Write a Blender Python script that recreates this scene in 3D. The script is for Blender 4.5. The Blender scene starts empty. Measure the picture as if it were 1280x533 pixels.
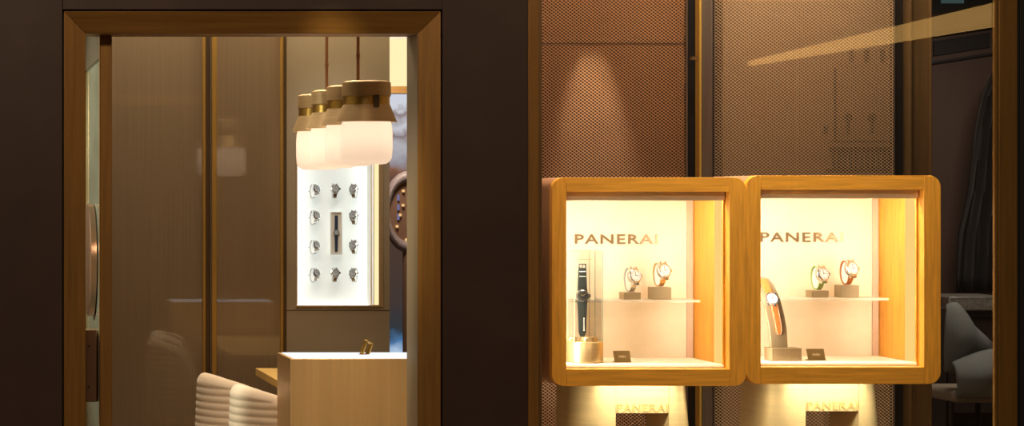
import bpy, bmesh, math, random
import numpy as np
from mathutils import Vector, Matrix
random.seed(4)
sc = bpy.context.scene
COL = sc.collection
PI = math.pi
F = 2600.0; VX, VY, H = -65.0, 245.0, 1.6; D0 = 7.3

def P(x, y, D):      # a point seen at pixel (x, y) standing D metres in front of the camera
    return Vector(((x - VX) * D / F, D - D0, H + (VY - y) * D / F))
def X(x, D): return (x - VX) * D / F
def Z(y, D): return H + (VY - y) * D / F

# ------------------------------------------------------------------ materials
def new_mat(name):
    m = bpy.data.materials.new(name); m.use_nodes = True
    nt = m.node_tree; nt.nodes.clear()
    out = nt.nodes.new('ShaderNodeOutputMaterial')
    return m, nt, out
def pbr(name, col, rough=.5, metal=0, coat=0, coat_rough=.05, noise=None, grain=None, bump=None, emit=None, aniso=0, spec=.5, sheen=0, alpha=1):
    """grain=(scale xyz, contrast); bump=(scale xyz, strength, kind)"""
    m, nt, out = new_mat(name)
    b = nt.nodes.new('ShaderNodeBsdfPrincipled')
    nt.links.new(b.outputs[0], out.inputs[0])
    b.inputs['Base Color'].default_value = (*col, 1); b.inputs['Roughness'].default_value = rough
    b.inputs['Metallic'].default_value = metal; b.inputs['Coat Weight'].default_value = coat
    b.inputs['Coat Roughness'].default_value = coat_rough; b.inputs['Coat IOR'].default_value = 1.7 if name.startswith('woven') else 1.5; b.inputs['Specular IOR Level'].default_value = spec
    b.inputs['Sheen Weight'].default_value = sheen
    b.inputs['Anisotropic'].default_value = aniso
    if emit:
        b.inputs['Emission Color'].default_value = (*emit[0], 1); b.inputs['Emission Strength'].default_value = emit[1]
    tc = nt.nodes.new('ShaderNodeNewGeometry')
    if grain:
        mp = nt.nodes.new('ShaderNodeMapping'); mp.inputs['Scale'].default_value = grain[0]
        nt.links.new(tc.outputs['Position'], mp.inputs[0])
        n = nt.nodes.new('ShaderNodeTexNoise'); n.inputs['Scale'].default_value = 1; n.inputs['Detail'].default_value = 5
        n.inputs['Roughness'].default_value = .6
        nt.links.new(mp.outputs[0], n.inputs['Vector'])
        r = nt.nodes.new('ShaderNodeValToRGB')
        k = grain[1]
        r.color_ramp.elements[0].position = .3; r.color_ramp.elements[1].position = .7
        r.color_ramp.elements[0].color = (*[c * (1 - k) for c in col], 1)
        r.color_ramp.elements[1].color = (*[min(1, c * (1 + k)) for c in col], 1)
        nt.links.new(n.outputs['Fac'], r.inputs[0]); nt.links.new(r.outputs[0], b.inputs['Base Color'])
    if bump:
        mp = nt.nodes.new('ShaderNodeMapping'); mp.inputs['Scale'].default_value = bump[0]
        nt.links.new(tc.outputs['Position'], mp.inputs[0])
        if len(bump) > 2 and bump[2] == 'wave':
            n = nt.nodes.new('ShaderNodeTexWave'); n.inputs['Scale'].default_value = 1; o = n.outputs['Fac']
        else:
            n = nt.nodes.new('ShaderNodeTexNoise'); n.inputs['Scale'].default_value = 1; n.inputs['Detail'].default_value = 3; o = n.outputs['Fac']
        nt.links.new(mp.outputs[0], n.inputs['Vector'])
        bp = nt.nodes.new('ShaderNodeBump'); bp.inputs['Strength'].default_value = bump[1]; bp.inputs['Distance'].default_value = .002
        nt.links.new(o, bp.inputs['Height']); nt.links.new(bp.outputs[0], b.inputs['Normal'])
        if coat: nt.links.new(bp.outputs[0], b.inputs['Coat Normal'])
    return m
def emis(name, col, s):
    m, nt, out = new_mat(name)
    e = nt.nodes.new('ShaderNodeEmission'); e.inputs[0].default_value = (*col, 1); e.inputs[1].default_value = s
    nt.links.new(e.outputs[0], out.inputs[0]); return m
def glass(name, tint=(1, 1, 1), ior=1.5, rough=0.0):
    m, nt, out = new_mat(name)
    g = nt.nodes.new('ShaderNodeNewGeometry')
    mr = nt.nodes.new('ShaderNodeMapRange'); mr.inputs['To Min'].default_value = ior; mr.inputs['To Max'].default_value = 1 / ior
    nt.links.new(g.outputs['Backfacing'], mr.inputs['Value'])
    f = nt.nodes.new('ShaderNodeFresnel'); nt.links.new(mr.outputs[0], f.inputs['IOR'])
    t = nt.nodes.new('ShaderNodeBsdfTransparent'); t.inputs[0].default_value = (*tint, 1)
    gl = nt.nodes.new('ShaderNodeBsdfGlossy'); gl.inputs['Roughness'].default_value = rough
    mx = nt.nodes.new('ShaderNodeMixShader')
    nt.links.new(f.outputs[0], mx.inputs[0]); nt.links.new(t.outputs[0], mx.inputs[1]); nt.links.new(gl.outputs[0], mx.inputs[2])
    nt.links.new(mx.outputs[0], out.inputs[0]); return m

M = {}
M['facade'] = pbr('dark_bronze_cladding', (.066, .038, .029), .42, .25, grain=((3, 3, 3), .18), bump=((60, 60, 60), .05))
M['frame'] = pbr('bronze_frame', (.32, .158, .032), .42, .35, grain=((60, 60, 2.5), .2))
M['frame_r'] = pbr('bronze_frame_shaded', (.22, .115, .02), .42, .35, grain=((60, 60, 2.5), .2))  # darker copy of the bronze frame; the dimmer light is in its colour
M['frame_h'] = pbr('bronze_frame_level', (.32, .158, .032), .42, .35, grain=((2.5, 60, 60), .2))
M['gap'] = pbr('black_gap', (.008, .006, .006), .6)
M['oak_h'] = pbr('oak_level', (.84, .405, .045), .42, 0, coat=.1, grain=((5, 60, 90), .22), bump=((8, 80, 160), .15))
M['oak_v'] = pbr('oak_upright', (.84, .405, .045), .42, 0, coat=.1, grain=((90, 60, 5), .22), bump=((160, 80, 8), .15))
M['bodyside'] = pbr('rose_lacquer', (.42, .22, .13), .5)
M['backtrim'] = pbr('rose_trim', (.66, .46, .33), .6)
M['cream'] = pbr('cream_fabric', (.84, .72, .54), .8, grain=((14, 14, 14), .05), bump=((300, 300, 300), .1), sheen=.2)
M['pad'] = pbr('cream_suede', (.90, .80, .63), .75, bump=((300, 300, 300), .1))
M['letter'] = pbr('bronze_letter', (.38, .26, .14), .35, .7)
M['brass'] = pbr('brushed_brass', (.70, .54, .28), .36, .75, grain=((3, 3, 200), .12))
M['brass_blk'] = pbr('satin_brass', (.33, .25, .14), .5, .4)
M['card'] = pbr('dark_brass_card', (.30, .20, .07), .4, .6)
M['pedestal'] = pbr('pedestal_brass', (.72, .58, .34), .42, .55, grain=((3, 3, 60), .08))
M['pedestal_in'] = pbr('pedestal_inside', (.30, .18, .08), .5, .5)
M['mesh1'] = pbr('copper_mesh', (.78, .46, .23), .5, .2)
M['mesh2'] = pbr('bronze_mesh', (.84, .62, .38), .5, .2)
M['backing'] = pbr('brown_backing', (.075, .035, .018), .8)
M['dark'] = pbr('dark_brown', (.03, .018, .012), .6)
M['darker'] = pbr('near_black', (.012, .008, .006), .6)
M['print'] = pbr('dark_print', (.02, .012, .008), .7)
M['gold'] = pbr('gold_edge', (.75, .48, .10), .3, .5)
M['greybrown'] = pbr('grey_bronze', (.20, .15, .12), .35, .6, grain=((80, 80, 2), .15))
M['bronzepost'] = pbr('bronze_post', (.20, .115, .045), .4, .4, grain=((60, 60, 2), .2))
M['panel'] = pbr('woven_bronze_glass', (.23, .155, .086), .5, .25, coat=1, coat_rough=.02, grain=((160, 1, 1.2), .10), bump=((300, 1, .3), .012))
M['profile'] = pbr('brass_profile', (.42, .235, .05), .35, .5, grain=((60, 60, 2), .15))
M['profile_d'] = pbr('dark_profile', (.10, .055, .02), .4, .4)
M['greige'] = pbr('greige_wall', (.33, .255, .165), .7, bump=((40, 40, 40), .05))
M['greige_r'] = pbr('grey_reveal', (.30, .24, .165), .55)
M['softwhite'] = pbr('soft_white', (.93, .93, .90), .6)
M['reveal_b'] = pbr('doorway_lining', (.36, .30, .22), .45)
M['doorglass'] = pbr('door_glass_reflection', (.50, .54, .42), .22, .2, coat=1, coat_rough=.02, grain=((4, 2, 7), .25))  # pale diffuse body stands for bright reflections on the grazing glass
M['railmetal'] = pbr('dark_rail', (.13, .10, .07), .35, .6)
M['rosegold'] = pbr('rose_gold', (.55, .33, .23), .25, .9)
M['leather'] = pbr('brown_leather', (.20, .10, .042), .5, bump=((200, 200, 200), .2))
M['lampbrass'] = pbr('antique_brass', (.60, .42, .22), .45, .6, grain=((6, 6, 160), .10))
M['lampband'] = pbr('bright_brass', (.62, .38, .10), .28, .9, grain=((30, 30, 30), .2))
M['rod'] = pbr('copper_rod', (.45, .22, .10), .35, .7)
M['counter'] = pbr('counter_brass', (.70, .45, .21), .38, .6, grain=((45, 45, 1.2), .08))
M['counter_s'] = pbr('counter_side', (.36, .23, .14), .4, .5, grain=((45, 45, 1.5), .12))
M['tabletop'] = pbr('pale_oak', (.75, .47, .16), .4, grain=((8, 60, 60), .15))
M['chair'] = pbr('cream_upholstery', (.76, .60, .44), .85, sheen=.3, bump=((500, 500, 500), .2))
M['chairwood'] = pbr('chair_wood', (.25, .12, .05), .5)
M['grey_weave'] = pbr('grey_weave', (.26, .27, .25), .8, bump=((500, 900, 900), .6, 'wave'))
M['steel'] = pbr('polished_steel', (.62, .62, .62), .16, .9)
M['steelgold'] = pbr('gold_steel', (.7, .5, .25), .25, .9)
M['dialw'] = pbr('white_dial', (.85, .86, .88), .3, coat=1)
M['diald'] = pbr('black_dial', (.03, .03, .03), .3, coat=1)
M['dialg'] = pbr('grey_dial', (.45, .5, .58), .3, coat=1)
M['strap_g'] = pbr('dark_green_leather', (.018, .022, .017), .6)
M['strap_b'] = pbr('navy_leather', (.02, .04, .08), .6)
M['strap_t'] = pbr('tan_leather', (.50, .165, .03), .6, grain=((80, 80, 80), .15))
M['strap_lg'] = pbr('green_leather', (.35, .50, .16), .5)
M['stitch'] = pbr('white_stitch', (.85, .82, .74), .7)
M['gold_hand'] = pbr('gold_hand', (.8, .6, .25), .3, .8)
M['street'] = pbr('pavement', (.12, .10, .09), .7, grain=((6, 6, 6), .2))
M['floor'] = pbr('oak_floor', (.24, .16, .09), .4, grain=((4, 30, 4), .2))
M['ceil'] = pbr('ceiling_paint', (.40, .33, .24), .8)
M['wallbrown'] = pbr('brown_leather_wall', (.085, .048, .033), .6, grain=((8, 8, 1), .12))
M['wall_pale'] = pbr('pale_wall', (.6, .55, .45), .7)
M['redwood'] = pbr('red_cloth', (.30, .05, .03), .7)
M['greytable'] = pbr('grey_marble', (.20, .18, .15), .4, grain=((25, 25, 25), .5))
M['ring'] = pbr('grey_helmet_ring', (.26, .20, .19), .5, grain=((60, 60, 60), .25))
M['bronze_d'] = pbr('bronze_disc', (.34, .19, .12), .4, .5)
M['e_white'] = pbr('cabinet_back', (.80, .84, .82), .6, emit=((.90, 1.0, .97), .40))
M['e_strip'] = emis('cabinet_edge_light', (1, 1, .98), 3.0)
M['e_counter'] = emis('counter_light', (.93, .97, 1.0), 1.1)
M['e_warm'] = emis('warm_light', (1.0, .78, .42), 1.15)
M['e_side'] = emis('side_channel_light', (1.0, .66, .20), 1.05)
M['e_led'] = emis('warm_led', (1.0, .74, .42), 4)
M['e_soffit'] = emis('street_soffit_light', (1.0, .56, .16), 3.6)
M['e_bulb'] = emis('bulb_glow', (1.0, .62, .25), .9)
M['e_violet'] = emis('violet_glow', (.35, .35, .7), .45)
M['glass'] = glass('clear_glass')
M['caseglass'] = glass('case_glass', (.995, 1, .995), 1.10)
m, nt, out = new_mat('frosted_shelf'); M['shelf'] = m
tp = nt.nodes.new('ShaderNodeBsdfTransparent'); d2 = nt.nodes.new('ShaderNodeBsdfPrincipled'); d2.inputs['Base Color'].default_value = (.95, .88, .74, 1); d2.inputs['Roughness'].default_value = .3
mx = nt.nodes.new('ShaderNodeMixShader'); mx.inputs[0].default_value = .38
nt.links.new(tp.outputs[0], mx.inputs[1]); nt.links.new(d2.outputs[0], mx.inputs[2]); nt.links.new(mx.outputs[0], out.inputs[0])
# frosted lamp glass, lit from inside by its own bulb
m, nt, out = new_mat('opal_glass'); M['opal'] = m
tr = nt.nodes.new('ShaderNodeBsdfTranslucent'); tr.inputs[0].default_value = (.95, .86, .76, 1)
df = nt.nodes.new('ShaderNodeBsdfPrincipled'); df.inputs['Base Color'].default_value = (.85, .75, .66, 1); df.inputs['Roughness'].default_value = .35
df.inputs['Emission Color'].default_value = (1, .86, .74, 1); df.inputs['Emission Strength'].default_value = .34
mx = nt.nodes.new('ShaderNodeMixShader'); mx.inputs[0].default_value = .45
nt.links.new(tr.outputs[0], mx.inputs[1]); nt.links.new(df.outputs[0], mx.inputs[2]); nt.links.new(mx.outputs[0], out.inputs[0])
# backlit street view / seascape seen at the end of the shop
m, nt, out = new_mat('backlit_mural'); M['mural'] = m
g = nt.nodes.new('ShaderNodeNewGeometry'); sp = nt.nodes.new('ShaderNodeSeparateXYZ'); nt.links.new(g.outputs['Position'], sp.inputs[0])
n = nt.nodes.new('ShaderNodeTexNoise'); n.inputs['Scale'].default_value = 9; n.inputs['Detail'].default_value = 6
nt.links.new(g.outputs['Position'], n.inputs['Vector'])
ad = nt.nodes.new('ShaderNodeMath'); ad.operation = 'MULTIPLY_ADD'; ad.inputs[1].default_value = .22
nt.links.new(n.outputs['Fac'], ad.inputs[0]); nt.links.new(sp.outputs['Z'], ad.inputs[2])
mr = nt.nodes.new('ShaderNodeMapRange'); mr.inputs['From Min'].default_value = Z(445, 13) + .11; mr.inputs['From Max'].default_value = Z(112, 13) + .11
nt.links.new(ad.outputs[0], mr.inputs['Value'])
r = nt.nodes.new('ShaderNodeValToRGB'); nt.links.new(mr.outputs[0], r.inputs[0])
cr = r.color_ramp
cols = [(0, (.55, .72, .95)), (.05, (.10, .25, .50)), (.10, (.04, .05, .06)), (.2, (.07, .05, .045)), (.5, (.10, .055, .035)), (.66, (.14, .08, .06)),
        (.70, (.30, .13, .07)), (.75, (.42, .40, .45)), (.79, (.60, .58, .62)), (.83, (.30, .22, .22)), (.87, (.78, .78, .85)), (.92, (.35, .27, .27)), (.945, (.85, .87, .95)), (1, (.80, .86, 1.0))]
while len(cr.elements) > 1: cr.elements.remove(cr.elements[-1])
cr.elements[0].position = 0; cr.elements[0].color = (*cols[0][1], 1)
for p_, c_ in cols[1:]:
    e = cr.elements.new(p_); e.color = (*c_, 1)
e = nt.nodes.new('ShaderNodeEmission'); e.inputs[1].default_value = .75
nt.links.new(r.outputs[0], e.inputs[0]); nt.links.new(e.outputs[0], out.inputs[0])

# ------------------------------------------------------------------ geometry helpers
class MB:
    def __init__(s): s.v = []; s.f = []
    def add(s, vs, fs):
        b = len(s.v); s.v += [tuple(v) for v in vs]; s.f += [tuple(i + b for i in f) for f in fs]; return s
    def box(s, x0, x1, y0, y1, z0, z1):
        vs = [(x, y, z) for x in (x0, x1) for y in (y0, y1) for z in (z0, z1)]
        return s.add(vs, [(0, 1, 3, 2), (4, 6, 7, 5), (0, 4, 5, 1), (2, 3, 7, 6), (0, 2, 6, 4), (1, 5, 7, 3)])
    def prism(s, poly, a0, a1, axis='y'):   # poly of (u,v); axis: y -> (x,z) plane, x -> (y,z), z -> (x,y)
        n = len(poly)
        def mk(u, v, a): return {'y': (u, a, v), 'x': (a, u, v), 'z': (u, v, a)}[axis]
        vs = [mk(u, v, a0) for u, v in poly] + [mk(u, v, a1) for u, v in poly]
        fs = [tuple(range(n))[::-1], tuple(range(n, 2 * n))] + [(i, (i + 1) % n, (i + 1) % n + n, i + n) for i in range(n)]
        return s.add(vs, fs)
    def ring(s, outer, inner, a0, a1, axis='y'):   # same number of points
        n = len(outer)
        def mk(u, v, a): return {'y': (u, a, v), 'x': (a, u, v), 'z': (u, v, a)}[axis]
        vs = [mk(u, v, a) for a in (a0, a1) for pl in (outer, inner) for u, v in pl]
        fs = []
        for i in range(n):
            j = (i + 1) % n
            fs += [(i, j, n + j, n + i), (2 * n + i, 3 * n + i, 3 * n + j, 2 * n + j), (i, 2 * n + i, 2 * n + j, j), (n + i, n + j, 3 * n + j, 3 * n + i)]
        return s.add(vs, fs)
    def lathe(s, prof, c=(0, 0, 0), n=40, axis='z', close=True):
        vs = []; fs = []
        for r_, h in prof:
            for k in range(n):
                a = 2 * PI * k / n; u, v = r_ * math.cos(a), r_ * math.sin(a)
                p = {'z': (u, v, h), 'y': (u, h, v), 'x': (h, u, v)}[axis]
                vs.append((p[0] + c[0], p[1] + c[1], p[2] + c[2]))
        for i in range(len(prof) - 1):
            for k in range(n):
                k2 = (k + 1) % n; fs.append((i * n + k, i * n + k2, (i + 1) * n + k2, (i + 1) * n + k))
        if close:
            fs.append(tuple(range(n))[::-1]); fs.append(tuple((len(prof) - 1) * n + k for k in range(n)))
        return s.add(vs, fs)
    def cyl(s, p0, p1, r_, n=16, r1=None):
        p0 = Vector(p0); p1 = Vector(p1); d = (p1 - p0).normalized()
        q = d.to_track_quat('Z', 'Y'); r1 = r_ if r1 is None else r1
        vs = [p0 + q @ Vector((r_ * math.cos(2 * PI * k / n), r_ * math.sin(2 * PI * k / n), 0)) for k in range(n)]
        vs += [p1 + q @ Vector((r1 * math.cos(2 * PI * k / n), r1 * math.sin(2 * PI * k / n), 0)) for k in range(n)]
        return s.add(vs, [tuple(range(n))[::-1], tuple(range(n, 2 * n))] + [(k, (k + 1) % n, (k + 1) % n + n, k + n) for k in range(n)])
    def grid(s, rows, closed_u=False):
        n = len(rows[0]); vs = [p for r_ in rows for p in r_]; fs = []
        for i in range(len(rows) - 1):
            for k in range(n if closed_u else n - 1):
                k2 = (k + 1) % n; fs.append((i * n + k, i * n + k2, (i + 1) * n + k2, (i + 1) * n + k))
        return s.add(vs, fs)
    def xf(s, mat): s.v = [tuple(mat @ Vector(v)) for v in s.v]; return s

def obj(name, mb, mat, parent=None, world=True, bevel=0, seg=2, smooth=None, angle=35):
    me = bpy.data.meshes.new(name)
    vs = mb.v
    off = Vector((0, 0, 0))
    if parent is not None and world:
        off = Vector(parent.location)
        if parent.parent: off = off + Vector(parent.parent.location)
    me.from_pydata([(v[0] - off[0], v[1] - off[1], v[2] - off[2]) for v in vs], [], mb.f)
    bm = bmesh.new(); bm.from_mesh(me); bmesh.ops.recalc_face_normals(bm, faces=bm.faces); bm.to_mesh(me); bm.free()
    me.materials.append(mat if not isinstance(mat, str) else M[mat])
    o = bpy.data.objects.new(name, me); COL.objects.link(o)
    if parent is not None: o.parent = parent
    elif world:                       # put the origin at the base centre
        a = np.array(vs); c = Vector(((a[:, 0].min() + a[:, 0].max()) / 2, (a[:, 1].min() + a[:, 1].max()) / 2, a[:, 2].min()))
        me.transform(Matrix.Translation(-c)); o.location = c
    if smooth or bevel:
        for p in me.polygons: p.use_smooth = True
        me.set_sharp_from_angle(angle=math.radians(angle))
    if bevel:
        b = o.modifiers.new('bevel', 'BEVEL'); b.width = bevel; b.segments = seg; b.limit_method = 'ANGLE'; b.angle_limit = math.radians(35)
    return o
def tag(o, label, cat, group=None, kind=None):
    if label: o['label'] = label
    if cat: o['category'] = cat
    if group: o['group'] = group
    if kind: o['kind'] = kind
    return o
def empty(name, loc):
    o = bpy.data.objects.new(name, None); COL.objects.link(o); o.location = loc; o.empty_display_size = .05; return o
def thing(name, label, cat, loc, group=None): return tag(empty(name, loc), label, cat, group)
def struct(name, label, cat, o): o.name = name; return tag(o, label, cat, None, 'structure')
def copy_tree(o, parent=None):
    c = o.copy(); COL.objects.link(c); c.parent = parent
    for ch in list(o.children): copy_tree(ch, c)
    return c
def rrect(x0, x1, z0, z1, r_, n=8):
    pts = []
    for cx, cz, a0 in ((x1 - r_, z1 - r_, 0), (x0 + r_, z1 - r_, 90), (x0 + r_, z0 + r_, 180), (x1 - r_, z0 + r_, 270)):
        for k in range(n + 1):
            a = math.radians(a0 + 90 * k / n); pts.append((cx + r_ * math.cos(a), cz + r_ * math.sin(a)))
    return pts
def text_mb(s, x0, x1, z0, z1, y, depth):
    cu = bpy.data.curves.new('lettering', 'FONT'); cu.body = s; cu.extrude = .5; cu.resolution_u = 3; cu.offset = .012; cu.space_character = 1.12
    to = bpy.data.objects.new('lettering_src', cu); COL.objects.link(to)
    bpy.context.view_layer.update()
    dg = bpy.context.evaluated_depsgraph_get()
    me = bpy.data.meshes.new_from_object(to.evaluated_get(dg))
    v = np.array([tuple(q.co) for q in me.vertices]); f = [tuple(p.vertices) for p in me.polygons]
    bpy.data.objects.remove(to); bpy.data.curves.remove(cu)
    u = (v[:, 0] - v[:, 0].min()) / np.ptp(v[:, 0]); w = (v[:, 1] - v[:, 1].min()) / np.ptp(v[:, 1]); d = (v[:, 2] - v[:, 2].min()) / max(1e-9, np.ptp(v[:, 2]))
    mb = MB(); mb.add([(x0 + a * (x1 - x0), y - b * depth, z0 + c * (z1 - z0)) for a, b, c in zip(u, d, w)], f)
    bpy.data.meshes.remove(me)
    return mb
def area(name, loc, rot, sx, sy, power, col=(1, .8, .55), spread=180):
    l = bpy.data.lights.new(name, 'AREA'); l.shape = 'RECTANGLE'; l.size = sx; l.size_y = sy; l.energy = power; l.color = col
    l.spread = math.radians(spread)
    o = bpy.data.objects.new(name, l); COL.objects.link(o); o.location = loc; o.rotation_euler = rot; return o
def upright_strip(name, loc, d, length, width, power, col):   # vertical light strip shining along the horizontal direction d
    d = Vector(d).normalized(); zx = -d; xx = Vector((0, 0, 1)); yx = zx.cross(xx)
    o = area(name, loc, (0, 0, 0), length, width, power, col)
    o.rotation_euler = Matrix((xx, yx, zx)).transposed().to_euler(); return o
def spot(name, loc, target, power, ang, blend=.3, col=(1, .82, .6), r_=.02):
    l = bpy.data.lights.new(name, 'SPOT'); l.energy = power; l.spot_size = math.radians(ang); l.spot_blend = blend; l.color = col; l.shadow_soft_size = r_
    o = bpy.data.objects.new(name, l); COL.objects.link(o); o.location = loc
    o.rotation_euler = (Vector(target) - Vector(loc)).to_track_quat('-Z', 'Y').to_euler(); return o
def point(name, loc, power, col=(1, .8, .6), r_=.02):
    l = bpy.data.lights.new(name, 'POINT'); l.energy = power; l.color = col; l.shadow_soft_size = r_
    o = bpy.data.objects.new(name, l); COL.objects.link(o); o.location = loc; return o

# ------------------------------------------------------------------ camera
cam = bpy.data.cameras.new('camera'); co = bpy.data.objects.new('camera', cam); COL.objects.link(co); sc.camera = co
co.location = (0, -D0, H); co.rotation_euler = (PI / 2, 0, 0)
cam.sensor_width = 36; cam.lens = F * 36 / 1280
cam.shift_x = (640 - VX) / 1280; cam.shift_y = -(266.5 - VY) / 1280
cam.clip_end = 200

# ------------------------------------------------------------------ shell
DF = D0
XL, XR = -1.2, 9.5
o = struct('floor', 'brown timber floor inside the shop', 'floor', obj('floor', MB().box(XL, XR, .0, 9.3, -.1, 0), 'floor'))
o = struct('floor_street', 'stone pavement in front of the shop', 'pavement', obj('f', MB().box(-10, 16, -20, 0, -.12, -.001), 'street'))
o = struct('ceiling', 'plain ceiling above the shop', 'ceiling', obj('c', MB().box(XL, XR, .18, 9.3, 3.2, 3.3), 'ceil'))
# facade pieces (a recess line 1 px wide runs around the doorway frame)
gp = 2 * DF / F
xa, xb, zt = X(80, DF) - gp, X(551, DF) + gp, Z(14, DF) + gp
xc, xd = X(660, DF), X(1275, DF)
fm = MB()
fm.box(-4, xa, 0, .17, 0, 3.6)
o = struct('wall_front_left', 'dark bronze clad wall left of the doorway', 'wall', obj('w', fm, 'facade', bevel=.002))
o = struct('wall_front_middle', 'dark bronze clad wall between doorway and shop window', 'wall', obj('w', MB().box(xb, xc, 0, .17, 0, 3.6), 'facade', bevel=.002))
o = struct('wall_front_top', 'dark bronze clad wall above the doorway', 'wall', obj('w', MB().box(xa, xb, .0, .17, zt, 3.6), 'facade', bevel=.002))
o = struct('wall_front_right', 'dark wall right of the shop window', 'wall', obj('w', MB().box(xd, 9.6, 0, .17, 0, 3.6), 'gap', bevel=.002))
o = struct('wall_front_lintel', 'dark wall above the shop window', 'wall', obj('w', MB().box(xc, xd, 0, .17, 3.0, 3.6), 'facade'))
o = struct('wall_left', 'pale wall at the far left of the shop', 'wall', obj('w', MB().box(XL - .1, XL, .18, 9.3, 0, 3.3), 'wall_pale'))
o = struct('wall_right', 'brown leather wall at the far right of the shop', 'wall', obj('w', MB().box(XR, XR + .1, .18, 9.3, 0, 3.3), 'wallbrown'))
o = struct('wall_back', 'brown wall at the far end of the shop', 'wall', obj('w', MB().box(XL, XR, 9.3, 9.4, 0, 3.3), 'wallbrown'))
# dark recess behind the shadow gap
g_ = MB().box(xa, X(80, DF), .03, .16, 0, zt).box(X(551, DF), xb, .03, .16, 0, zt).box(X(80, DF), X(551, DF), .03, .16, Z(14, DF), zt)
struct('trim_1', 'black shadow gap around the doorway frame', 'trim', obj('t', g_, 'gap'))

# doorway frame: mitred bronze jambs and head, bevelled inward
t = struct('trim_2', 'broad mitred bronze frame around the doorway', 'door frame', empty('trim_2', (X(315, DF), 0, 0)))
ox0, ox1, oz = X(80, DF), X(551, DF), Z(14, DF)
ix0, ix1, iz = X(107, DF + .02), X(522, DF + .02), Z(42, DF + .02)
def slope(pts_o, pts_i, mat, nm):
    a0, a1 = pts_o; b0, b1 = pts_i
    v = [(a0[0], 0, a0[1]), (a1[0], 0, a1[1]), (b1[0], .02, b1[1]), (b0[0], .02, b0[1])]
    v += [(q[0], .17, q[2]) for q in v]
    obj(nm, MB().add(v, [(0, 1, 2, 3), (4, 7, 6, 5), (0, 4, 5, 1), (1, 5, 6, 2), (2, 6, 7, 3), (3, 7, 4, 0)]), mat, t, bevel=.0015)
slope(((ox0, 0), (ox0, oz)), ((ix0, 0), (ix0, iz)), 'frame', 'jamb')
slope(((ox1, 0), (ox1, oz)), ((ix1, 0), (ix1, iz)), 'frame', 'jamb')
slope(((ox0, oz), (ox1, oz)), ((ix0, iz), (ix1, iz)), 'frame_h', 'head')
obj('lining', MB().box(ix1 - .0015, ix1 + .01, .021, .185, 0, iz), 'reveal_b', t)

# open glass door seen on its edge
XDL, XDR = X(125, DF + .12), X(140, DF + .12)
yd0, yd1 = .12, 1.05
zr = Z(72, DF + .12)
t = struct('door_1', 'open glass door standing edge-on just inside the doorway, with round rose gold disc', 'door', empty('door_1', (XDL, yd0, 0)))
obj('stile', MB().box(XDL, XDR, yd0, yd0 + .045, 0.01, 2.45), 'frame', t, bevel=.002)
obj('stile', MB().box(XDL, XDR, yd1 - .045, yd1, 0.01, 2.45), 'frame', t, bevel=.002)
obj('top_rail', MB().box(XDL, XDR, yd0 + .045, yd1 - .045, zr, 2.45), 'railmetal', t, bevel=.002)
obj('bottom_rail', MB().box(XDL, XDR, yd0 + .045, yd1 - .045, .01, .15), 'railmetal', t, bevel=.002)
obj('door_glass', MB().box(XDL + .010, XDR - .004, yd0 + .045, yd1 - .045, .15, zr), 'doorglass', t)
dc = P(104, 325, 7.87)
obj('round_plate', MB().lathe([(.205, -.028), (.212, -.024), (.212, -.004), (.205, 0)], (XDL + .010, dc.y, dc.z), 64, 'x'), 'rosegold', t, smooth=True)
hb = obj('handle', MB().prism([(X(96, 7.47), -.02 + .19), (X(120.5, 7.47), .17), (X(123.5, 7.5), .195), (XDL + .001, .235), (X(96, 7.47), .235)], Z(503, 7.47), Z(413, 7.47), 'z'), 'leather', t, bevel=.002)
sm = MB()
for yy in (433, 484): obj('screw', MB().cyl((X(111, 7.47), .172, Z(yy, 7.47)), (X(111, 7.47), .166, Z(yy, 7.47)), .0035, 12), 'darker', hb)


# ------------------------------------------------------------------ left room
DW = 10.3; yw = DW - D0
# panelled wall
t = struct('wall_panelled', 'wall of tall woven bronze glass panels with brass uprights', 'wall', empty('wall_panelled', (X(250, DW), yw, 0)))
zt_ = 3.2
obj('panel', MB().box(XL, X(253, DW), yw, yw + .03, 0, zt_), 'panel', t)
obj('panel', MB().box(X(270, DW), X(350, DW), yw, yw + .03, 0, zt_), 'panel', t)
for a, b, dy, m_ in ((253, 256.5, .02, 'profile'), (256.5, 262, .008, 'profile_d'), (262, 264, .02, 'greybrown'), (264, 270, .03, 'profile'), (350, 353.5, .02, 'profile'), (353.5, 358, .008, 'profile_d')):
    obj('upright', MB().box(X(a, DW), X(b, DW), yw - dy, yw + .03, 0, zt_), m_, t, bevel=.002)
# greige wall with glowing watch cabinet opening
xg0, xg1 = X(358, DW), X(487, DW)
cx0, cx1, cz0, cz1 = X(370, DW), X(474, DW), Z(384, DW), Z(205, DW)
cz1 = Z(165, DW)
gw = MB().box(xg0, cx0, yw, yw + .2, 0, zt_).box(cx1, xg1, yw, yw + .2, 0, zt_).box(cx0, cx1, yw, yw + .2, cz1, zt_).box(cx0, cx1, yw, yw + .2, 0, Z(388, DW)).box(cx0, cx1, yw + .003, yw + .2, Z(388, DW), cz0)
struct('wall_greige', 'greige wall behind the counter', 'wall', obj('w', gw, 'greige'))
struct('trim_3', 'thin seam across the greige wall under the lit cabinet', 'trim', obj('t', MB().box(xg0, xg1, yw - .0015, yw + .001, Z(388.6, DW), Z(387.8, DW)), 'profile_d'))
t = thing('display_cabinet', 'glowing white wall cabinet showing rows of watches, set in the greige wall', 'display cabinet', (X(422, DW), yw, cz0))
dep = .10
obj('back_panel', MB().box(cx0, cx1, yw + dep, yw + dep + .01, cz0, cz1), 'e_white', t)
obj('frame', MB().ring([(cx0, cz0), (cx1 + .018, cz0), (cx1 + .018, cz1), (cx0, cz1)], [(cx0 + .006, cz0 + .008), (cx1 - .028, cz0 + .008), (cx1 - .028, cz1 - .008), (cx0 + .006, cz1 - .008)], yw - .006, yw + .006), 'lampbrass', t)
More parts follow.
